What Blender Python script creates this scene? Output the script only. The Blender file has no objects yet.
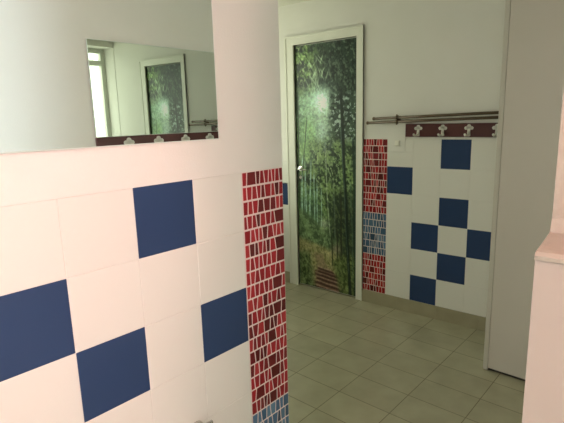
import bpy, bmesh, math, random
import numpy as np
from mathutils import Vector, Matrix

random.seed(7)
C = bpy.context.scene.collection
PI = math.pi
H0 = 1.30            # height of the tile dado's top edge above the floor
TILE = 0.2
CEIL = 2.365
A = 0.049            # the corridor partition stands 2.8 degrees off the far wall's perpendicular
NEAR = Vector((0.516, -2.073, 0.0))   # where the partition's mosaic strip starts (floor point)
D = 1.030            # corridor width between partition and right wall

# ------------------------------------------------------------------ materials
def mat(name, col, rough=0.5, metal=0.0, spec=0.5, coat=0.0):
    m = bpy.data.materials.new(name); m.use_nodes = True
    b = m.node_tree.nodes['Principled BSDF']
    b.inputs['Base Color'].default_value = (*col, 1)
    b.inputs['Roughness'].default_value = rough
    b.inputs['Metallic'].default_value = metal
    b.inputs['Specular IOR Level'].default_value = spec
    b.inputs['Coat Weight'].default_value = coat
    return m

def mottle(m, scale, c1, c2, bump=0.0, bscale=None, detail=4):
    """noise mottling between two colours and an optional fine bump"""
    nt = m.node_tree; b = nt.nodes['Principled BSDF']
    tc = nt.nodes.new('ShaderNodeTexCoord')
    n = nt.nodes.new('ShaderNodeTexNoise'); n.inputs['Scale'].default_value = scale; n.inputs['Detail'].default_value = detail
    nt.links.new(tc.outputs['Object'], n.inputs['Vector'])
    r = nt.nodes.new('ShaderNodeValToRGB')
    r.color_ramp.elements[0].position = .3; r.color_ramp.elements[1].position = .7
    r.color_ramp.elements[0].color = (*c1, 1); r.color_ramp.elements[1].color = (*c2, 1)
    nt.links.new(n.outputs['Fac'], r.inputs['Fac']); nt.links.new(r.outputs['Color'], b.inputs['Base Color'])
    if bump:
        n2 = nt.nodes.new('ShaderNodeTexNoise'); n2.inputs['Scale'].default_value = bscale or scale * 10
        nt.links.new(tc.outputs['Object'], n2.inputs['Vector'])
        bp = nt.nodes.new('ShaderNodeBump'); bp.inputs['Strength'].default_value = bump; bp.inputs['Distance'].default_value = .004
        nt.links.new(n2.outputs['Fac'], bp.inputs['Height']); nt.links.new(bp.outputs['Normal'], b.inputs['Normal'])
    return m

def attr_mat(name, attr, rough, spec=0.5, coat=0.0):
    m = mat(name, (1, 1, 1), rough, 0, spec, coat)
    nt = m.node_tree
    a = nt.nodes.new('ShaderNodeVertexColor'); a.layer_name = attr
    nt.links.new(a.outputs['Color'], nt.nodes['Principled BSDF'].inputs['Base Color'])
    return m

PAINT = mottle(mat('wall_paint', (.8, .79, .74), .75, spec=.25), 3.0, (.79, .78, .72), (.82, .81, .76), .12, 160)
PLASTER = mottle(mat('rough_plaster', (.31, .26, .20), .8, spec=.2), 14, (.28, .235, .185), (.335, .28, .22), .5, 60)
CEILM = mat('ceiling_paint', (.72, .70, .62), .8, spec=.2)
WHITE_TILE = mat('white_tile', (.80, .79, .73), .22, spec=.35)
BLUE_TILE = mat('blue_tile', (.026, .054, .135), .28, spec=.3)
GROUT = mat('white_grout', (.78, .76, .70), .6, spec=.2)
MOSAIC = attr_mat('mosaic_glaze', 'col', .3, .35)
MOSAIC_GROUT = mat('mosaic_grout', (.88, .74, .70), .7, spec=.2)
GLOSS_WHITE = mottle(mat('gloss_paint', (.80, .80, .70), .35, spec=.4), 5, (.78, .79, .69), (.82, .82, .73))
CABINET = mottle(mat('cabinet_laminate', (.62, .58, .50), .45, spec=.35), 2.0, (.60, .56, .49), (.63, .59, .515))
CABINET_EDGE = mat('cabinet_edge', (.56, .535, .46), .45, spec=.35)
DARK = mat('dark_recess', (.03, .028, .024), .7, spec=.2)
PLINTH = mat('dark_plinth', (.05, .045, .04), .6)
SKIRT = mottle(mat('skirting_tile', (.36, .33, .22), .4, spec=.4), 9, (.34, .31, .205), (.39, .355, .24))
BROWN = mat('brown_rod', (.12, .085, .055), .38, metal=.3)
MAROON = mottle(mat('maroon_wood', (.09, .03, .03), .4, spec=.4), 6, (.075, .022, .024), (.11, .036, .036))
HOOKW = mat('white_hook', (.78, .77, .70), .4, spec=.5)
CHROME = mat('chrome', (.8, .8, .78), .12, metal=1.0)
PLASTIC = mat('switch_plastic', (.85, .83, .74), .35)
MIRROR = mat('mirror_silver', (.83, .87, .85), .0, metal=1.0)
EDGE = mat('glass_edge', (.75, .85, .78), .15, spec=.6)
BEIGE_TILE = mat('beige_tile', (.31, .255, .210), .3, spec=.35)
FRAMEW = mat('window_frame_paint', (.75, .78, .70), .4)

def floor_mat():
    m = mat('floor_tile', (.3, .28, .2), .24, spec=.5)
    nt = m.node_tree; b = nt.nodes['Principled BSDF']; L = nt.links.new
    tc = nt.nodes.new('ShaderNodeTexCoord')
    br = nt.nodes.new('ShaderNodeTexBrick')
    br.offset = 0; br.squash = 1
    br.inputs['Scale'].default_value = 1; br.inputs['Brick Width'].default_value = .3055; br.inputs['Row Height'].default_value = .2035
    br.inputs['Mortar Size'].default_value = .0022; br.inputs['Mortar Smooth'].default_value = .3; br.inputs['Bias'].default_value = 0
    br.inputs['Color1'].default_value = (.375, .355, .245, 1); br.inputs['Color2'].default_value = (.415, .392, .27, 1)
    br.inputs['Mortar'].default_value = (.20, .175, .11, 1)
    L(tc.outputs['Object'], br.inputs['Vector'])
    n = nt.nodes.new('ShaderNodeTexNoise'); n.inputs['Scale'].default_value = 7; n.inputs['Detail'].default_value = 5
    L(tc.outputs['Object'], n.inputs['Vector'])
    mx = nt.nodes.new('ShaderNodeMix'); mx.data_type = 'RGBA'; mx.blend_type = 'MULTIPLY'; mx.inputs[0].default_value = .35
    L(br.outputs['Color'], mx.inputs[6]); L(n.outputs['Color'], mx.inputs[7])
    g = nt.nodes.new('ShaderNodeRGBToBW'); L(n.outputs['Color'], g.inputs[0])
    rr = nt.nodes.new('ShaderNodeMapRange'); rr.inputs[1].default_value = .3; rr.inputs[2].default_value = .7
    rr.inputs[3].default_value = .86; rr.inputs[4].default_value = 1.06
    L(n.outputs['Fac'], rr.inputs[0])
    L(rr.outputs[0], mx.inputs[7]); mx.inputs[0].default_value = .8
    L(mx.outputs[2], b.inputs['Base Color'])
    wv = nt.nodes.new('ShaderNodeTexWave'); wv.inputs['Scale'].default_value = 28; wv.inputs['Distortion'].default_value = 1.5
    wv.bands_direction = 'X'
    L(tc.outputs['Object'], wv.inputs['Vector'])
    ad = nt.nodes.new('ShaderNodeMath'); ad.operation = 'MULTIPLY_ADD'; ad.inputs[1].default_value = .12
    inv = nt.nodes.new('ShaderNodeMath'); inv.operation = 'SUBTRACT'; inv.inputs[0].default_value = 1
    L(br.outputs['Fac'], inv.inputs[1]); L(wv.outputs['Fac'], ad.inputs[0]); L(inv.outputs[0], ad.inputs[2])
    bp = nt.nodes.new('ShaderNodeBump'); bp.inputs['Strength'].default_value = .5; bp.inputs['Distance'].default_value = .002
    L(ad.outputs[0], bp.inputs['Height']); L(bp.outputs['Normal'], b.inputs['Normal'])
    return m
FLOOR = floor_mat()

def glass_mat():
    m = bpy.data.materials.new('window_glass'); m.use_nodes = True
    nt = m.node_tree; nt.nodes.clear()
    o = nt.nodes.new('ShaderNodeOutputMaterial'); mx = nt.nodes.new('ShaderNodeMixShader'); mx.inputs[0].default_value = .08
    t = nt.nodes.new('ShaderNodeBsdfTransparent'); g = nt.nodes.new('ShaderNodeBsdfGlossy'); g.inputs['Roughness'].default_value = .05
    nt.links.new(t.outputs[0], mx.inputs[1]); nt.links.new(g.outputs[0], mx.inputs[2]); nt.links.new(mx.outputs[0], o.inputs[0])
    return m
GLASS = glass_mat()

# ------------------------------------------------------------------ mesh helpers
def box(bm, x0, x1, y0, y1, z0, z1, mi=0, bev=0.0, seg=2):
    x0, x1 = min(x0, x1), max(x0, x1); y0, y1 = min(y0, y1), max(y0, y1); z0, z1 = min(z0, z1), max(z0, z1)
    vs = [bm.verts.new(p) for p in ((x0,y0,z0),(x1,y0,z0),(x1,y1,z0),(x0,y1,z0),(x0,y0,z1),(x1,y0,z1),(x1,y1,z1),(x0,y1,z1))]
    fs = []
    for q in ((3,2,1,0),(4,5,6,7),(0,1,5,4),(1,2,6,5),(2,3,7,6),(3,0,4,7)):
        f = bm.faces.new([vs[i] for i in q]); f.material_index = mi; fs.append(f)
    if bev > 0:
        es = list({e for f in fs for e in f.edges})
        r = bmesh.ops.bevel(bm, geom=es, offset=bev, segments=seg, affect='EDGES', profile=.5)
        for f in r['faces']: f.material_index = mi

def prism(bm, poly, axis, h0, h1, mi=0):
    """extrude a 2-D polygon along an axis; poly gives the other two coordinates in xyz order"""
    def p3(p, h):
        return {'x': (h, p[0], p[1]), 'y': (p[0], h, p[1]), 'z': (p[0], p[1], h)}[axis]
    a = [bm.verts.new(p3(p, h0)) for p in poly]; b = [bm.verts.new(p3(p, h1)) for p in poly]
    n = len(poly); fs = [bm.faces.new(a), bm.faces.new(b[::-1])]
    for i in range(n):
        fs.append(bm.faces.new((a[i], b[i], b[(i+1) % n], a[(i+1) % n])))
    for f in fs: f.material_index = mi

def tube(bm, pts, radii, n=12, mi=0):
    """round tube along a path, closed at both ends"""
    pts = [Vector(p) for p in pts]
    if not hasattr(radii, '__len__'): radii = [radii] * len(pts)
    rings = []; prev = None
    for i, p in enumerate(pts):
        t = (pts[min(i+1, len(pts)-1)] - pts[max(i-1, 0)]).normalized()
        if prev is None:
            u = t.orthogonal().normalized()
        else:
            u = (prev - t * prev.dot(t)).normalized()
        prev = u; v = t.cross(u)
        rings.append([bm.verts.new(p + (u * math.cos(2*PI*k/n) + v * math.sin(2*PI*k/n)) * radii[i]) for k in range(n)])
    for a, b in zip(rings, rings[1:]):
        for k in range(n):
            f = bm.faces.new((a[k], a[(k+1) % n], b[(k+1) % n], b[k])); f.smooth = True; f.material_index = mi
    bm.faces.new(rings[0][::-1]).material_index = mi; bm.faces.new(rings[-1]).material_index = mi

def ball(bm, c, r, mi=0, sc=(1, 1, 1)):
    m = Matrix.Translation(Vector(c)) @ Matrix.Diagonal((*sc, 1))
    g = bmesh.ops.create_uvsphere(bm, u_segments=14, v_segments=9, radius=r, matrix=m)
    for v in g['verts']:
        for f in v.link_faces: f.smooth = True; f.material_index = mi

def obj(name, bm, mats, parent=None, loc=None, rotz=None, local=None):
    bmesh.ops.recalc_face_normals(bm, faces=bm.faces)
    me = bpy.data.meshes.new(name); bm.to_mesh(me); bm.free()
    for m in (mats if isinstance(mats, (list, tuple)) else [mats]): me.materials.append(m)
    o = bpy.data.objects.new(name, me); C.objects.link(o)
    if parent is not None: o.parent = parent
    if loc is not None: o.location = loc
    if rotz is not None: o.rotation_euler = (0, 0, rotz)
    return o

def empty(name, loc=(0, 0, 0), rotz=0.0):
    o = bpy.data.objects.new(name, None); C.objects.link(o)
    o.location = loc; o.rotation_euler = (0, 0, rotz); o.empty_display_size = .1
    return o

def tag(o, label, cat, group=None):
    o['label'] = label; o['category'] = cat
    if group: o['group'] = group
    return o

def structure(o):
    o['kind'] = 'structure'; return o

BM = bmesh.new

def slabs(rects, y0, y1, axis='y'):
    """wall pieces (a0,a1,z0,z1) of one wall, thickness from y0 to y1"""
    bm = BM()
    for a0, a1, z0, z1 in rects:
        if axis == 'y': box(bm, a0, a1, y0, y1, z0, z1)
        else: box(bm, y0, y1, a0, a1, z0, z1)
    return bm

# ------------------------------------------------------------------ room shell
PEND = -.80           # where the partition ends, measured along it
XL = -1.42           # window wall of the far room
XR = 2.65            # entrance space wall with an added, unseen window
YB = -5.0
WT = .26             # depth of the window recess
bm = BM(); box(bm, -4.0, 5.0, -6.0, 3.0, -.08, 0)
f_ = structure(obj('floor', bm, FLOOR, loc=(.352, -1.008, 0), rotz=-.042))
bm = BM(); box(bm, XL - WT, XR + .15, YB - .15, .15, CEIL, CEIL + .1)
structure(obj('ceiling', bm, CEILM))

DX0, DX1, DZ = -.852, -.262, 2.048      # clear door opening
bm = slabs([(XL - .15, DX0, 0, CEIL), (DX1, XR + .15, 0, CEIL), (DX0, DX1, DZ, CEIL)], 0, .13)
structure(obj('wall_back', bm, PAINT))

# window wall of the far room
WY0, WY1, WZ0, WZ1 = -1.55, -.004, .85, 2.30
UY0, UY1 = -4.40, -3.05  # opening for the added left window
bm = slabs([(YB, UY0, 0, CEIL), (UY1, WY0, 0, CEIL), (WY1, .13, 0, CEIL), (WY0, WY1, 0, WZ0), (WY0, WY1, WZ1, CEIL), (UY0, UY1, 0, WZ0), (UY0, UY1, WZ1, CEIL)], XL - WT, XL, 'x')
structure(obj('wall_left', bm, PAINT))
def window(name, x, ya, yb, za, zb, inward, transom):
    w = structure(empty(name, (x, (ya + yb) / 2, za)))
    hw = (yb - ya) / 2; hz = zb - za; top = hz - .05
    bm = BM()
    box(bm, -.03, .03, -hw, -hw + .05, 0, hz, bev=.004); box(bm, -.03, .03, hw - .05, hw, 0, hz, bev=.004)
    box(bm, -.03, .03, -hw + .05, hw - .05, 0, .05, bev=.004); box(bm, -.03, .03, -hw + .05, hw - .05, hz - .05, hz, bev=.004)
    if transom:
        box(bm, -.03, .03, -hw + .05, hw - .05, hz - .19, hz - .13, bev=.004); top = hz - .19
    box(bm, -.025, .025, -.025, .025, .05, top, bev=.004)
    obj('window_frame', bm, FRAMEW, w)
    bm = BM(); box(bm, -.004, .004, -hw + .04, hw - .04, .04, hz - .04); obj('pane', bm, GLASS, w)
    bm = BM(); box(bm, -.035 * inward, .20 * inward, -hw, hw, -.035, 0, bev=.006); obj('window_sill', bm, FRAMEW, w)
window('window_1', XL - WT + .035, WY0, WY1, WZ0, WZ1, 1, True)
window('added_window_2', XL - WT + .05, UY0, UY1, WZ0, WZ1, 1, True)  # unseen window, added to let light onto the right wall

# partition carrying the near mirror: local x = outwards into the corridor, local y = along the wall
def near_frame(name):
    return empty(name, NEAR, -A)
bm = BM(); box(bm, -.13, -.006, PEND, .203, 0, CEIL)
structure(obj('wall_partition', bm, PAINT, loc=NEAR, rotz=-A))
# upper plaster lies flush with the tile face
bm = BM(); box(bm, -.006, 0, PEND, .203, H0 - .0004, CEIL)
structure(obj('trim_1', bm, PAINT, loc=NEAR, rotz=-A))

bm = slabs([(XL, .35, 0, CEIL)], -2.85, -2.73)
structure(obj('wall_front', bm, PAINT))
bm = slabs([(XL - .15, XR + .15, 0, CEIL)], YB - .15, YB)
structure(obj('wall_entrance', bm, PAINT))

# right wall of the corridor, carries the second mirror
RW = NEAR + Vector((math.cos(A), -math.sin(A), 0)) * D
MIR_ROT = -A + .0
cx, cy = 1.5205, -2.655
LEDGE = 1.349        # height of the tiled dado that ends this wall
bm = BM(); box(bm, 0, .13, -.531, 2.18, 0, CEIL)
for f in bm.faces:
    if abs(f.calc_center_median().y + .531) < .001: f.material_index = 1
structure(obj('wall_right', bm, [PAINT, PLASTER], loc=RW, rotz=-A))
# wall beside it, closing the entrance space; tiled dado stands 7 cm proud
bm = BM(); box(bm, cx + .128, XR + .15, cy - .001, cy + .12, 0, CEIL)
structure(obj('wall_corner', bm, PLASTER))

# entrance space wall, opened for an added, unseen window
VY0, VY1, VZ0, VZ1 = -3.70, -2.95, 1.55, 2.30
bm = slabs([(YB, VY0, 0, CEIL), (VY1, cy + .12, 0, CEIL), (VY0, VY1, 0, VZ0), (VY0, VY1, VZ1, CEIL)], XR, XR + .15, 'x')
structure(obj('wall_outer', bm, PAINT))
window('added_window_3', XR + .07, VY0, VY1, VZ0, VZ1, -1, False)  # unseen window, added to bring warm light to the partition

# ------------------------------------------------------------------ tiling
def tiles(cols, rows, blues, origin, dx, g=.0006, t=.006, clip=None, skip=()):
    """square tiles on the local plane; column c spans origin+dx*c .. ; returns a bmesh (0 grout,1 white,2 blue) as (a,z) faces at depth t"""
    out = []
    for c in cols:
        for r in rows:
            if (c, r) in skip: continue
            a0 = origin + dx * c; a1 = a0 + dx
            a0, a1 = min(a0, a1), max(a0, a1)
            z1 = H0 - TILE * r; z0 = z1 - TILE
            if clip: a0, a1, z0, z1 = max(a0, clip[0]), min(a1, clip[1]), max(z0, clip[2]), min(z1, clip[3])
            if a1 - a0 < .01 or z1 - z0 < .01: continue
            out.append((a0 + g, a1 - g, z0 + g, z1 - g, 2 if (c, r) in blues else 1))
    return out

def tile_mesh(list_, plane, t=.006, gr=None):
    bm = BM()
    for a0, a1, z0, z1, mi in list_:
        if plane == 'far': box(bm, a0, a1, -t, -.001, z0, z1, mi, bev=.0012, seg=1)
        else: box(bm, -.005, 0, a0, a1, z0, z1, mi, bev=.0012, seg=1)
    if gr:
        for a0, a1, z0, z1 in gr:
            if plane == 'far': box(bm, a0, a1, -t + .0012, 0, z0, z1, 0)
            else: box(bm, -.006, -.0012, a0, a1, z0, z1, 0)
    return bm

REDS = [(.43, .022, .032), (.37, .017, .026), (.31, .014, .022), (.47, .034, .040), (.15, .011, .014), (.115, .009, .011), (.20, .013, .018)]
BLUES = [(.10, .20, .33), (.075, .155, .26), (.14, .25, .37), (.06, .12, .20), (.04, .075, .13), (.11, .20, .31)]

def mosaic(plane, a0, w, bands, seed, n_lo=8, n_hi=9):
    """irregular trapezoid pieces in rows; bands = list of (z_top, z_bottom, rows, palette)"""
    rnd = random.Random(seed)
    bm = BM(); col = bm.loops.layers.float_color.new('col')
    for zt, zb, nr, pal in bands:
        h = (zt - zb) / nr
        for r in range(nr):
            gz = .0036 if plane == 'near' else .0029
            z1 = zt - r * h - gz; z0 = zt - (r + 1) * h + gz
            n = rnd.randint(n_lo, n_hi)
            ws = [rnd.choice((.8, .9, 1.0, 1.0, 1.15, 1.3)) for _ in range(n)]
            if rnd.random() < .65: ws[rnd.randrange(n)] = rnd.uniform(1.9, 2.4)
            tot = sum(ws); xs = [0]
            for q in ws: xs.append(xs[-1] + q / tot)
            sl = [0] + [(-1) ** (q + r) * rnd.uniform(.02, .13) / n for q in range(n - 1)] + [0]
            for i in range(n):
                g = .0031 if plane == 'near' else .0025
                lt = a0 + w * (xs[i] + sl[i]) + g; lb = a0 + w * (xs[i] - sl[i]) + g
                rt = a0 + w * (xs[i+1] + sl[i+1]) - g; rb = a0 + w * (xs[i+1] - sl[i+1]) - g
                big = ws[i] > 1.8
                c = rnd.choice(pal[-3:] if big or rnd.random() < .25 else pal[:4])
                k = rnd.uniform(.85, 1.1)
                poly = [(lb, z0), (rb, z0), (rt, z1), (lt, z1)]
                if plane == 'far':
                    f0 = [bm.verts.new((p[0], -.001, p[1])) for p in poly]; f1 = [bm.verts.new((p[0], -.0065, p[1])) for p in poly]
                else:
                    f0 = [bm.verts.new((-.005, p[0], p[1])) for p in poly]; f1 = [bm.verts.new((.0006, p[0], p[1])) for p in poly]
                fs = [bm.faces.new(f1)] + [bm.faces.new((f0[j], f0[(j+1) % 4], f1[(j+1) % 4], f1[j])) for j in range(4)]
                for f in fs:
                    for l in f.loops: l[col] = (c[0] * k, c[1] * k, c[2] * k, 1)
    # grout bed
    zt, zb = bands[0][0], bands[-1][1]
    n0 = len(bm.faces)
    if plane == 'far': box(bm, a0, a0 + w, -.005, 0, zb, zt, 1)
    else: box(bm, -.006, -.0012, a0, a0 + w, zb, zt, 1)
    return bm

# far wall: white and blue tiles to the right of the mosaic strip
blue_far = {(0,1),(2,0),(1,3),(2,2),(2,4),(1,5),(3,3)}
lst = tiles(range(0, 8), range(6), blue_far, 0.0, TILE, clip=(0, 1.555, .1, H0), skip={(0, 0)})
lst.append((0.001, .199, H0 - .199, H0 - .094, 1)); lst.append((.139, .199, H0 - .0915, H0 - .001, 1))
bm = tile_mesh(lst, 'far', gr=[(0, 1.555, .1, H0 - .0925), (.1375, 1.555, H0 - .0925, H0)])
tr = structure(obj('trim_2', bm, [GROUT, WHITE_TILE, BLUE_TILE]))
bm = mosaic('far', -.2, .2, [(H0, H0 - .562, 11, REDS), (H0 - .562, H0 - .893, 6, BLUES), (H0 - .893, .1, 6, REDS)], 3)
obj('mosaic_strip', bm, [MOSAIC, MOSAIC_GROUT], tr)
# far wall, left of the door
lst = tiles(range(0, 3), range(6), {(0, 2)}, -.947, -TILE, clip=(XL, -.947, .1, H0))
lst = [(a0, a1, z0 + (.017 if m == 2 else 0), z1 + (.015 if m == 2 else 0), m) if m == 2 else (a0, a1, z0, z1, m) for a0, a1, z0, z1, m in lst]
bm = tile_mesh(lst, 'far', gr=[(XL, -.947, .1, H0)])
structure(obj('trim_3', bm, [GROUT, WHITE_TILE, BLUE_TILE]))

# partition: white and blue tiles, mosaic strip at its end
blue_near = {(1, 0), (3, 1), (2, 2), (0, 2), (5, 2)}
lst = tiles(range(0, 4), range(6), blue_near, 0.0, -TILE, clip=(PEND, 0, .1, H0))
bm = tile_mesh(lst, 'near', gr=[(PEND, 0, .1, H0)])
tr = structure(obj('trim_4', bm, [GROUT, WHITE_TILE, BLUE_TILE], loc=NEAR, rotz=-A))
bm = mosaic('near', 0.001, .201, [(H0, H0 - .9, 18, REDS), (H0 - .9, .1, 6, BLUES)], 11)
obj('mosaic_strip', bm, [MOSAIC, MOSAIC_GROUT], tr)

# skirtings
def skirt(name, segs, axis_y, out, loc=None, rotz=None):
    bm = BM()
    for a0, a1 in segs:
        if axis_y: box(bm, out[0], out[1], a0, a1, 0, .1, bev=.003)
        else: box(bm, a0, a1, out[0], out[1], 0, .1, bev=.0012)
    return structure(obj(name, bm, SKIRT, loc=loc, rotz=rotz))
skirt('baseboard_back', [(-.205, .0997), (.1003, .4047), (.4053, .7097), (.7103, 1.0197), (1.0203, 1.56), (XL, -1.2), (-1.1994, -.947)], False, (-.013, .0))
skirt('baseboard_partition', [(PEND, -.602), (-.6, -.302), (-.3, -.002)] + [(.0, .203)], True, (-.006, .008), NEAR, -A)

# dado at the corner of the right wall: tiles with a plastered ledge on top
bm = BM()
y0 = -2.725
prism(bm, [(1.5192, y0), (XR, y0), (XR, cy), (1.5210, cy)], 'z', 0, LEDGE - .007, 0)
dado = structure(obj('trim_5', bm, BEIGE_TILE))
bm = BM()
# ledge with a flare of plaster running up into the wall
for i in range(22):
    x0 = 1.5190 + i * .051; w = .051
    jit = lambda q: .0022 * math.sin(q * 12.9) + .0015 * math.sin(q * 31.7)
    def prof(q):
        return [(y0 - .002, LEDGE - .007), (y0 - .003, LEDGE - .003), (y0 + .001, LEDGE), (y0 + .030, LEDGE + .002 + jit(q)), (cy - .008, LEDGE + .005 + jit(q)), (cy - .002, LEDGE + .016 + jit(q + 2)),
                (cy - .0015 + jit(q) * .3, LEDGE + .05), (cy - .0012, LEDGE + .13), (cy + .004, LEDGE - .007)]
    a = [bm.verts.new((x0, *p)) for p in prof(i)]; b = [bm.verts.new((x0 + w, *p)) for p in prof(i + 1)]
    n = len(a)
    for k in range(n): bm.faces.new((a[k], a[(k+1) % n], b[(k+1) % n], b[k]))
    if i == 0: bm.faces.new(a)
    if i == 21: bm.faces.new(b)
bmesh.ops.remove_doubles(bm, verts=bm.verts, dist=1e-5)
obj('plaster_ledge', bm, PLASTER, dado)

# ------------------------------------------------------------------ door with the forest print
def vnoise(x, y, seed):
    xi = np.floor(x).astype(int); yi = np.floor(y).astype(int); fx = x - xi; fy = y - yi
    fx = fx * fx * (3 - 2 * fx); fy = fy * fy * (3 - 2 * fy)
    def h(i, j):
        n = (i * 374761393 + j * 668265263 + seed * 974634777) & 0xffffffff
        n = ((n ^ (n >> 13)) * 1274126177) & 0xffffffff
        return ((n ^ (n >> 16)) & 0xffff) / 65535.0
    return (h(xi, yi) * (1 - fx) + h(xi + 1, yi) * fx) * (1 - fy) + (h(xi, yi + 1) * (1 - fx) + h(xi + 1, yi + 1) * fx) * fy
def fbm(x, y, seed, o=4):
    s = 0; a = .5; t = 0
    for k in range(o):
        s = s + a * vnoise(x * 2**k, y * 2**k, seed + k); t += a; a *= .55
    return s / t
def lerp(a, b, k): return a + (b - a) * k[..., None]
def sst(e0, e1, x):
    t = np.clip((x - e0) / (e1 - e0), 0, 1); return t * t * (3 - 2 * t)

NX, NY = 190, 620
def paint_forest():
    s, t = np.meshgrid((np.arange(NX) + .5) / NX, (np.arange(NY) + .5) / NY)   # s left-right, t bottom-top
    X = s * .58; Y = t * 2.02                                           # metres
    box_ = {'i': np.zeros((NY, NX, 3))}
    def put(rgb, k):
        box_['i'] = lerp(box_['i'], np.zeros((NY, NX, 3)) + np.array(rgb, float) / 255.0, np.clip(k + 0 * s, 0, 1))
    def blob(cs, ct, ws, wt): return np.exp(-(((s - cs) / ws)**2 + ((t - ct) / wt)**2))
    rnd = random.Random(5)
    f1 = fbm(X * 18, Y * 15, 1, 5); f2 = fbm(X * 52, Y * 46, 5, 4); f3 = fbm(X * 9, Y * 5, 9, 3)
    f4 = fbm(X * 70 + Y * 30, Y * 34 - X * 16, 17, 3); f5 = fbm(X * 34, Y * 60, 23, 4); fine = fbm(X * 100, Y * 90, 61, 2)
    # general foliage
    put((66, 88, 58), 1)
    put((104, 128, 76), sst(.45, .66, f1)); put((32, 44, 34), sst(.50, .36, f1) * .85)
    put((138, 158, 112), sst(.58, .70, f4) * .5); put((22, 30, 24), sst(.44, .34, f2) * .5)
    # canopy, dark blue-green towards the right
    cano = sst(.755, .83, t) * (.30 + .65 * sst(.22, .6, s))
    put((32, 45, 40), cano * .95); put((82, 98, 80), cano * sst(.54, .66, f4) * .8); put((16, 24, 22), cano * sst(.48, .38, f2) * .7)
    lft = sst(.42, .1, s) * sst(.82, .88, t)
    put((104, 136, 76), lft * sst(.45, .6, f1) * .8); put((150, 172, 118), lft * sst(.56, .66, f2) * .8); put((30, 44, 24), lft * sst(.46, .36, f4) * .8)
    # leaf sprays in front of the canopy
    for k in range(46):
        cs, ct = rnd.gauss(.33, .10), rnd.gauss(.885, .035); an = rnd.uniform(.7, 2.4); ln = rnd.uniform(.02, .05)
        dx, dy = (s - cs) * .58, (t - ct) * 2.02
        a = dx * math.cos(an) + dy * math.sin(an); b = -dx * math.sin(an) + dy * math.cos(an)
        put((168, 190, 156), np.exp(-((a / ln)**2 + (b / .0042)**2)) * rnd.uniform(.35, .8))
    # misty band on the left and middle
    mist = sst(.60, .66, t) * sst(.83, .78, t) * sst(.62, .36, s)
    put((112, 150, 122), mist * (.35 + .4 * f1)); put((150, 180, 156), mist * sst(.52, .64, f2) * .55); put((58, 84, 60), mist * sst(.46, .36, f1) * .8)
    # pale blue-white patches, upper middle
    put((168, 205, 190), blob(.40, .790, .20, .045) * .75 * (.55 + .7 * f1))
    put((206, 232, 222), blob(.45, .770, .115, .042) * 1.05 * (.6 + .7 * f2))
    put((222, 242, 234), blob(.46, .768, .07, .028) * 1.2)
    put((150, 172, 160), blob(.45, .675, .14, .075) * .9 * (.5 + .8 * f2))
    put((150, 175, 150), blob(.38, .72, .30, .09) * sst(.5, .62, f5) * .8)
    # right: dark trees with bright specks of sky
    rt = sst(.52, .64, s) * sst(.60, .65, t) * sst(.83, .78, t)
    put((40, 54, 48), rt * .75); put((150, 168, 158), rt * sst(.55, .63, f2) * .85); put((22, 32, 28), rt * sst(.44, .34, f5) * .8)
    # lower left of the upper half: fresh green
    lg = sst(.42, .20, s) * sst(.50, .58, t) * sst(.74, .66, t)
    put((108, 146, 90), lg * .55 * (.5 + f1)); put((140, 172, 116), lg * sst(.54, .66, f4) * .6)
    # bushes in the middle
    mg = sst(.30, .38, t) * sst(.66, .58, t) * sst(.12, .30, s)
    put((86, 106, 66), mg * .6 * sst(.36, .58, f1)); put((120, 140, 98), mg * sst(.54, .64, f4) * .7); put((34, 48, 30), mg * .8 * sst(.50, .36, f2))
    dl = sst(.46, .40, t) * sst(.24, .30, t) * sst(.5, .3, s)
    put((62, 92, 66), dl * .5)
    # shaded wood on the right below
    dr = sst(.50, .66, s) * sst(.46, .34, t)
    put((34, 44, 34), dr * .85); put((74, 88, 54), dr * sst(.53, .66, f4) * .7)
    # far bamboo stems
    def stem(s0, t0, s1, t1, w, colr, k=.9, nodes=True):
        u = np.clip((t - t0) / (t1 - t0), 0, 1); cxs = s0 + (s1 - s0) * u + .005 * np.sin(t * 19 + s0 * 50)
        m = sst(w, w * .4, np.abs(s - cxs)) * sst(min(t0, t1), min(t0, t1) + .02, t) * sst(max(t0, t1), max(t0, t1) - .05, t)
        nd = .82 + .18 * np.sign(np.sin(t * 95 + s0 * 90)) if nodes else 1
        put(colr, m * k * nd)
    for s0, t0, s1, t1, w in ((.07,.28,.09,.58,.020), (.145,.31,.14,.55,.013), (.21,.27,.24,.56,.016), (.29,.28,.30,.52,.013), (.35,.27,.34,.48,.011), (.41,.25,.42,.45,.010), (.12,.30,.125,.50,.008)):
        stem(s0, t0, s1, t1, w, (138, 168, 152), .9)
    stem(.57, .17, .48, .62, .012, (142, 156, 130), .7); stem(.655, .14, .62, .50, .012, (98, 114, 96), .55); stem(.53, .2, .50, .42, .010, (40, 52, 38), .6)
    stem(.07, .46, .20, .74, .012, (30, 46, 30), .85, False); stem(.02, .12, .03, .84, .016, (28, 42, 28), .7, False)
    # hillside falling to the right
    hl = sst(.345, .315, t + .20 * s - .02) * sst(.80, .55, s)
    put((86, 106, 72), hl * .85); put((46, 62, 42), hl * .75 * sst(.52, .38, fbm(X * 24, Y * 24, 31, 4))); put((112, 134, 96), hl * sst(.57, .68, f4) * .6)
    put((150, 160, 138), blob(.46, .285, .07, .022) * .7)
    gr = sst(.225, .195, t + .06 * s) * sst(.80, .62, s)
    put((128, 122, 84), gr * .85); put((84, 88, 52), gr * .8 * sst(.52, .38, f4)); put((156, 148, 108), gr * sst(.56, .68, f2) * .6)
    put((132, 120, 100), blob(.67, .185, .07, .018) * .8)
    # trunks on the right
    for s0, t0, s1, t1, w in ((.60,.10,.585,.27,.014), (.69,.09,.675,.30,.016), (.765,.06,.735,.46,.019)):
        stem(s0, t0, s1, t1, w, (34, 38, 28), .85, False)
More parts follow.
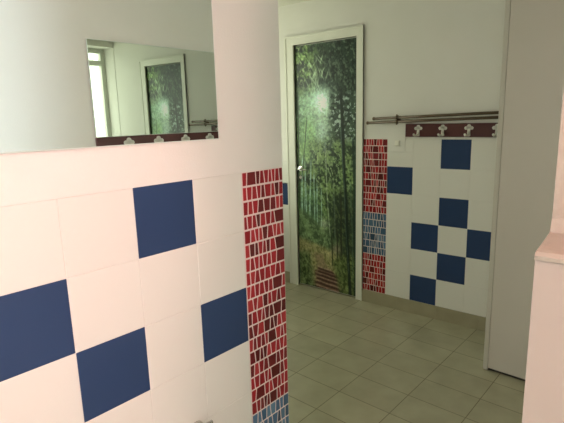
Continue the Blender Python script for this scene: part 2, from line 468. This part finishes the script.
    # path with timber steps, narrow behind and wide in front
    cp = .36 + .24 * sst(.16, .0, t); hp = .09 + .28 * sst(.12, .0, t)
    pm = sst(1.15, .6, np.abs(s - cp) / hp + .9 * (f2 - .5)) * sst(.165, .14, t)
    put((122, 108, 84), pm * .9); put((104, 70, 60), pm * sst(.105, .075, t) * .95); put((84, 84, 56), pm * sst(.52, .40, f2) * .4)
    for tk in (.010, .030, .049, .066, .081, .094):
        wv = tk - .03 * (s - .4) + .004 * (f1 - .5)
        put((176, 156, 136), pm * np.exp(-((t - wv) / .0034)**2) * .6 * (.5 + f2)); put((46, 30, 28), pm * np.exp(-((t - wv + .009) / .0055)**2) * .85)
    # undergrowth at both sides of the path
    gl_ = sst(.30, .16, s + .5 * (t - .08)) * sst(.17, .13, t)
    put((68, 84, 52), gl_ * .9); put((34, 46, 26), gl_ * sst(.54, .40, f2) * .9); put((108, 124, 82), gl_ * sst(.56, .66, f4) * .7)
    rg = sst(.62, .72, s + .9 * (t - .06)) * sst(.19, .13, t + .15 * (.8 - s))
    put((78, 94, 52), rg * .85); put((40, 50, 26), rg * sst(.54, .40, f2) * .85); put((112, 126, 80), rg * sst(.56, .66, f4) * .6)
    # the tall dark culm in front and its lit neighbour
    stem(.90, -.05, .745, .84, .034, (20, 30, 26), .95, False); stem(.868, .08, .728, .78, .008, (92, 114, 100), .55)
    stem(.985, -.05, .945, .66, .030, (24, 38, 32), .85, False); stem(.945, .05, .90, .5, .010, (66, 92, 78), .5)
    stem(.993, .2, .985, 1.02, .022, (26, 36, 30), .7, False)
    img = np.clip(box_['i'] * (.80 + .40 * fine)[..., None], 0, 1)
    lin = np.where(img <= .04045, img / 12.92, ((img + .055) / 1.055) ** 2.4)
    return np.clip(lin * PRINT_GAIN, 0, 1)
PRINT_GAIN = 1.75

FOREST = attr_mat('printed_laminate', 'col', .28, .4)
door = structure(empty('door_1', (0, 0, 0)))
bm = BM(); box(bm, DX0 + .002, DX1 - .002, .012, .050, .008, DZ - .003, bev=.0015)
leaf = obj('door_leaf', bm, GLOSS_WHITE, door)
def grid_print():
    x0, x1, z0, z1 = DX0 + .005, DX1 - .004, .012, DZ - .008
    bm = BM(); col = bm.verts.layers.float_color.new('col')
    img = paint_forest()
    vs = []
    for j in range(NY):
        row = []
        for i in range(NX):
            v = bm.verts.new((x0 + (x1 - x0) * i / (NX - 1), .0108, z0 + (z1 - z0) * j / (NY - 1)))
            v[col] = (*img[j, i], 1); row.append(v)
        vs.append(row)
    for j in range(NY - 1):
        for i in range(NX - 1):
            bm.faces.new((vs[j][i], vs[j][i+1], vs[j+1][i+1], vs[j+1][i]))
    # the sheet's thin edge and back
    r = 0
    bk = [bm.verts.new((x, .0119, z)) for x, z in ((x0, z0), (x1, z0), (x1, z1), (x0, z1))]
    bm.faces.new(bk)
    bm.faces.new([vs[0][i] for i in range(NX)] + [bk[1], bk[0]]); bm.faces.new([vs[-1][i] for i in range(NX)] + [bk[2], bk[3]])
    bm.faces.new([vs[j][0] for j in range(NY)] + [bk[3], bk[0]]); bm.faces.new([vs[j][-1] for j in range(NY)] + [bk[2], bk[1]])
    return bm
mural = obj('forest_print', grid_print(), FOREST, leaf)
mural['label'] = 'printed bamboo forest with a timber-stepped path'
# lever handle
bm = BM()
hx, hz_ = DX0 + .040, 1.045
tube(bm, [(hx, .0105, hz_), (hx, .003, hz_)], [.024, .022], 20)
tube(bm, [(hx, .008, hz_), (hx, -.034, hz_)], .009, 12)
tube(bm, [(hx - .004, -.034, hz_), (hx + .03, -.037, hz_ + .001), (hx + .09, -.034, hz_ - .004)], [.010, .0095, .007], 12)
tube(bm, [(hx, .0105, hz_ - .075), (hx, .004, hz_ - .075)], [.017, .015], 18)
h = obj('lever_handle', bm, CHROME, leaf); h['label'] = 'chrome lever handle'
# casing with a stepped profile and mitred corners
CX0, CX1, CZ = -.940, -.203, 2.118
bm = BM()
def board(poly, mi=0, y0=-.013, y1=.001): prism(bm, poly, 'y', y0, y1, mi)
board([(CX0, 0), (DX0 - .004, 0), (DX0 - .004, DZ + .004), (CX0, CZ)])
board([(DX1 + .004, 0), (CX1, 0), (CX1, CZ), (DX1 + .004, DZ + .004)])
board([(CX0, CZ), (DX0 - .004, DZ + .004), (DX1 + .004, DZ + .004), (CX1, CZ)])
board([(CX0, 0), (CX0 + .014, 0), (CX0 + .014, CZ - .014), (CX0, CZ)], y0=-.017)
board([(CX1 - .014, 0), (CX1, 0), (CX1, CZ), (CX1 - .014, CZ - .014)], y0=-.017)
board([(CX0, CZ), (CX0 + .014, CZ - .014), (CX1 - .014, CZ - .014), (CX1, CZ)], y0=-.017)
obj('casing', bm, GLOSS_WHITE, door)
bm = BM()
box(bm, DX0 - .006, DX0, -.010, .13, 0, DZ); box(bm, DX1, DX1 + .006, -.010, .13, 0, DZ); box(bm, DX0 - .006, DX1 + .006, -.010, .13, DZ, DZ + .006)
box(bm, DX0, DX0 + .012, .051, .10, 0, DZ); box(bm, DX1 - .012, DX1, .051, .10, 0, DZ); box(bm, DX0 + .012, DX1 - .012, .051, .10, DZ - .012, DZ)
obj('jamb', bm, GLOSS_WHITE, door)
bm = BM(); box(bm, DX0 - .02, DX1 + .02, .135, .16, 0, DZ + .02)
structure(obj('wall_behind_door', bm, PAINT))

# ------------------------------------------------------------------ curtain rods, hook boards, switch
rod = tag(empty('double_rod', (0, 0, H0)), 'brown double curtain rod on a wall bracket running above the hook board beside the door', 'rod')
SL = .024
rods = ((-.088, -.045, .148, .0098), (-.138, -.045, .118, .0098))
for x0, y, z, r in rods:
    bm = BM()
    tube(bm, [(x0, y, z), (.872, y, z + (.872 - x0) * SL)], r, 14)
    ro = obj('rod', bm, BROWN, rod)
    bm = BM()
    tube(bm, [(x0 - .012, y, z), (x0 - .011, y, z), (x0 - .001, y, z), (x0 + .002, y, z)], [.0105, .0125, .0125, .0110], 14)
    obj('finial', bm, BROWN, ro)
for bx in (.088, .855):
    bm = BM()
    zt = .148 + (bx + .088) * SL; zb = .118 + (bx + .142) * SL
    box(bm, bx - .010, bx + .010, -.006, 0, zb - .012, zt + .012, bev=.002)
    tube(bm, [(bx, -.004, (zt + zb) / 2), (bx, -.034, (zt + zb) / 2)], .006, 10)
    box(bm, bx - .007, bx + .007, -.034, -.030, zb - .015, zt + .016, bev=.001)
    for z in (zt, zb):
        tube(bm, [(bx - .008, -.045, z), (bx + .008, -.045, z)], .0125, 14)
    box(bm, bx - .004, bx + .004, -.049, -.041, zt + .008, zt + .022, bev=.001)
    box(bm, bx - .004, bx + .004, -.049, -.041, zb - .022, zb - .008, bev=.001)
    obj('bracket', bm, BROWN, rod)

def hook_bm():
    """cast hook with a trefoil top, a stem and a prong; wall at y=0, prong towards -y; z from 0"""
    bm = BM()
    d0, d1 = -.0055, 0.0
    def disc(cx_, cz_, r):
        prism(bm, [(cx_ + r * math.cos(2*PI*k/18), cz_ + r * math.sin(2*PI*k/18)) for k in range(18)], 'y', d0, d1)
    disc(0, .060, .0125); disc(-.017, .048, .0115); disc(.017, .048, .0115)
    prism(bm, [(-.016, .042), (.016, .042), (.008, .058), (-.008, .058)], 'y', d0, d1)
    prism(bm, [(-.0095, .0), (.0095, .0), (.0085, .045), (-.0085, .045)], 'y', d0 - .001, d1)
    disc(0, .004, .0105)
    tube(bm, [(0, -.003, .022), (0, -.012, .008), (0, -.030, .001), (0, -.052, .001), (0, -.068, .003), (0, -.076, .008)],
         [.008, .0075, .0065, .006, .006, .0065], 12)
    ball(bm, (0, -.076, .009), .0078)
    return bm

def hook_board(loc, rotz, x0, x1, hooks, label):
    t = tag(empty('coat_hook_board', loc, rotz), label, 'hook board', 'hook boards with white hooks')
    bm = BM(); box(bm, x0, x1, -.018, -.001, .016, .106, bev=.003)
    obj('board', bm, MAROON, t)
    hk = None
    for x in hooks:
        if hk is None:
            hk = obj('hook', hook_bm(), HOOKW, t); o = hk
        else:
            o = hk.copy(); C.objects.link(o); o.parent = t
        o.location = (x, -.018, .027)
    return t
hook_board((0, 0, H0), 0, .142, .868, [.239 + .172 * i for i in range(4)],
           'maroon wooden coat hook board with white hooks under the brown double rod')

# ------------------------------------------------------------------ mirrors
def mirror(loc, rotz, y0, y1, z0, z1, sgn, label, group=None):
    """frameless mirror, silvered front towards sgn*x, bright ground edge"""
    t = tag(empty('mirror', loc, rotz), label, 'mirror')
    bm = BM()
    x1 = .006 * sgn
    box(bm, 0.001 * sgn, x1, y0 + .002, y1 - .002, z0 + .002, z1 - .002)
    obj('mirror_glass', bm, MIRROR, t)
    bm = BM()
    e = .0045
    xa, xb = .0005 * sgn, .0055 * sgn
    box(bm, xa, xb, y0, y0 + .002, z0, z1); box(bm, xa, xb, y1 - .002, y1, z0, z1)
    box(bm, xa, xb, y0 + .002, y1 - .002, z0, z0 + .002); box(bm, xa, xb, y0 + .002, y1 - .002, z1 - .002, z1)
    o = obj('polished_edge', bm, EDGE, t); o['label'] = 'pale polished glass edge'
    return t
mirror(NEAR, -A + .005, -.78, -.094, H0 + .1145, H0 + .86, 1, 'large frameless wall mirror above the white and blue tiles, reflecting a wall')
M2 = -A - .0088
m2 = mirror(RW + Vector((-.006, 0, 0)), M2, .026, 1.29, H0 + .1065, H0 + .549, -1, 'smaller mirror on the opposite wall above a hook board, seen reflected in the large mirror')
m2.rotation_euler.y = -.0027
u_dir = Vector((math.sin(A), math.cos(A), 0))
hook_board(RW + Vector((-.001, 0, H0 - .001)), -A - PI / 2, -1.28, -.026, [-.190 - .172 * i for i in range(6)],
           'maroon hook board below the smaller mirror, seen reflected at the large mirror\'s lower edge')

# light switch on its pale backing board, left of the hook board
sw = tag(empty('light_switch', (0, 0, H0)), 'small cream light switch on a pale square backing beside the red mosaic', 'switch')
bm = BM(); box(bm, .002, .1375, -.007, -.0, -.0915, .118, bev=.0015); o = obj('backing', bm, PAINT, sw)
bm = BM(); box(bm, .060, .096, -.015, -.007, -.050, -.010, bev=.003); pl = obj('switch_plate', bm, PLASTIC, sw)
bm = BM(); prism(bm, [(-.0145, -.046), (-.0175, -.044), (-.0160, -.016), (-.0145, -.014)], 'x', .065, .091); obj('rocker', bm, PLASTIC, pl)

# ------------------------------------------------------------------ tall cabinet in the corner
cab = tag(empty('tall_cabinet', (.920, -.517, 0), -A), 'tall plain off-white cabinet standing on the floor right of the hook board', 'cabinet')
CW, CD, CH = .61, .47, 2.24
bm = BM()
box(bm, -.030, -.004, .0, CD, 0, CH, bev=.003); obj('side_panel', bm, CABINET_EDGE, cab)
bm = BM(); box(bm, CW - .03, CW, .0, CD, 0, CH, bev=.003); obj('side_panel', bm, CABINET_EDGE, cab)
bm = BM(); box(bm, -.004, CW - .03, .02, CD, .03, .048); box(bm, -.004, CW - .03, .02, CD, CH - .018, CH); box(bm, -.004, CW - .03, CD - .012, CD - .002, .048, CH - .018)
obj('carcass', bm, CABINET, cab)
bm = BM(); box(bm, -.002, CW - .032, -.002, .018, .018, CH - .002, bev=.002); obj('door', bm, CABINET, cab)
bm = BM(); box(bm, -.004, CW - .03, .012, .03, .0, .03); obj('plinth', bm, PLINTH, cab)

# ------------------------------------------------------------------ tap at the bottom edge of the picture
tp = tag(empty('tap', NEAR + Vector((math.sin(A), math.cos(A), 0)) * -.250, -A), 'small chrome tap on the white tiles at the bottom edge of the photo', 'tap')
bm = BM()
zt = .517
tube(bm, [(.0005, 0, zt - .03), (.008, 0, zt - .03)], [.028, .024], 20)
tube(bm, [(.006, 0, zt - .03), (.04, 0, zt - .03), (.055, 0, zt - .03)], [.014, .015, .016], 16)
tube(bm, [(.048, 0, zt - .03), (.09, 0, zt - .028), (.125, 0, zt - .036), (.138, 0, zt - .06)], [.012, .011, .0105, .011], 14)
obj('tap_body', bm, CHROME, tp)
bm = BM()
tube(bm, [(.046, 0, zt - .018), (.046, 0, zt - .004), (.046, 0, zt + .004)], [.012, .014, .012], 16)
tube(bm, [(.046, -.03, zt + .002), (.046, .03, zt + .002)], .006, 12)
obj('tap_handle', bm, CHROME, tp)

# ------------------------------------------------------------------ light: daylight through the far window, plus two added unseen sources
def area(name, loc, rot, sx, sy, power, col):
    l = bpy.data.lights.new(name, 'AREA'); l.shape = 'RECTANGLE'; l.size = sx; l.size_y = sy; l.energy = power; l.color = col
    o = bpy.data.objects.new(name, l); C.objects.link(o); o.location = loc; o.rotation_euler = rot
    return o
area('daylight_far_window', (XL - WT - .06, (WY0 + WY1) / 2, (WZ0 + WZ1) / 2), (0, -PI / 2, 0), WZ1 - WZ0, WY1 - WY0, 22, (.97, 1.0, .74))
area('added_entrance_light', (XR + .22, (VY0 + VY1) / 2, (VZ0 + VZ1) / 2), (0, PI / 2, 0), VZ1 - VZ0, VY1 - VY0, 73, (1.0, .51, .50))  # added warm source, out of view, brightens the partition
area('added_left_light', (XL - WT - .06, (UY0 + UY1) / 2, (WZ0 + WZ1) / 2), (0, -PI / 2, 0), WZ1 - WZ0, UY1 - UY0, 230, (.85, .97, 1.08))  # added neutral source, out of view, brightens the right wall

w = bpy.data.worlds.new('World'); bpy.context.scene.world = w; w.use_nodes = True
w.node_tree.nodes['Background'].inputs[0].default_value = (.9, 1.0, .9, 1); w.node_tree.nodes['Background'].inputs[1].default_value = 1.0

# ------------------------------------------------------------------ camera
yaw, pitch, roll, fpx = -.690, -.197, -.028, 470.0
f = Vector((math.sin(yaw) * math.cos(pitch), math.cos(yaw) * math.cos(pitch), math.sin(pitch)))
r = Vector((math.cos(yaw), -math.sin(yaw), 0)); u = r.cross(f)
r2 = r * math.cos(roll) + u * math.sin(roll); u2 = -r * math.sin(roll) + u * math.cos(roll)
cam = bpy.data.cameras.new('camera'); co = bpy.data.objects.new('camera', cam); C.objects.link(co)
M = Matrix((r2, u2, -f)).transposed().to_4x4(); M.translation = Vector((1.603, -3.185, .174 + H0))
co.matrix_world = M
cam.sensor_width = 36; cam.lens = 36 * fpx / 564; cam.clip_start = .02
sc = bpy.context.scene; sc.camera = co
sc.view_settings.view_transform = 'Standard'; sc.view_settings.look = 'None'; sc.view_settings.gamma = 1
sc.view_settings.use_curve_mapping = False
sc.view_settings.exposure = 0.0
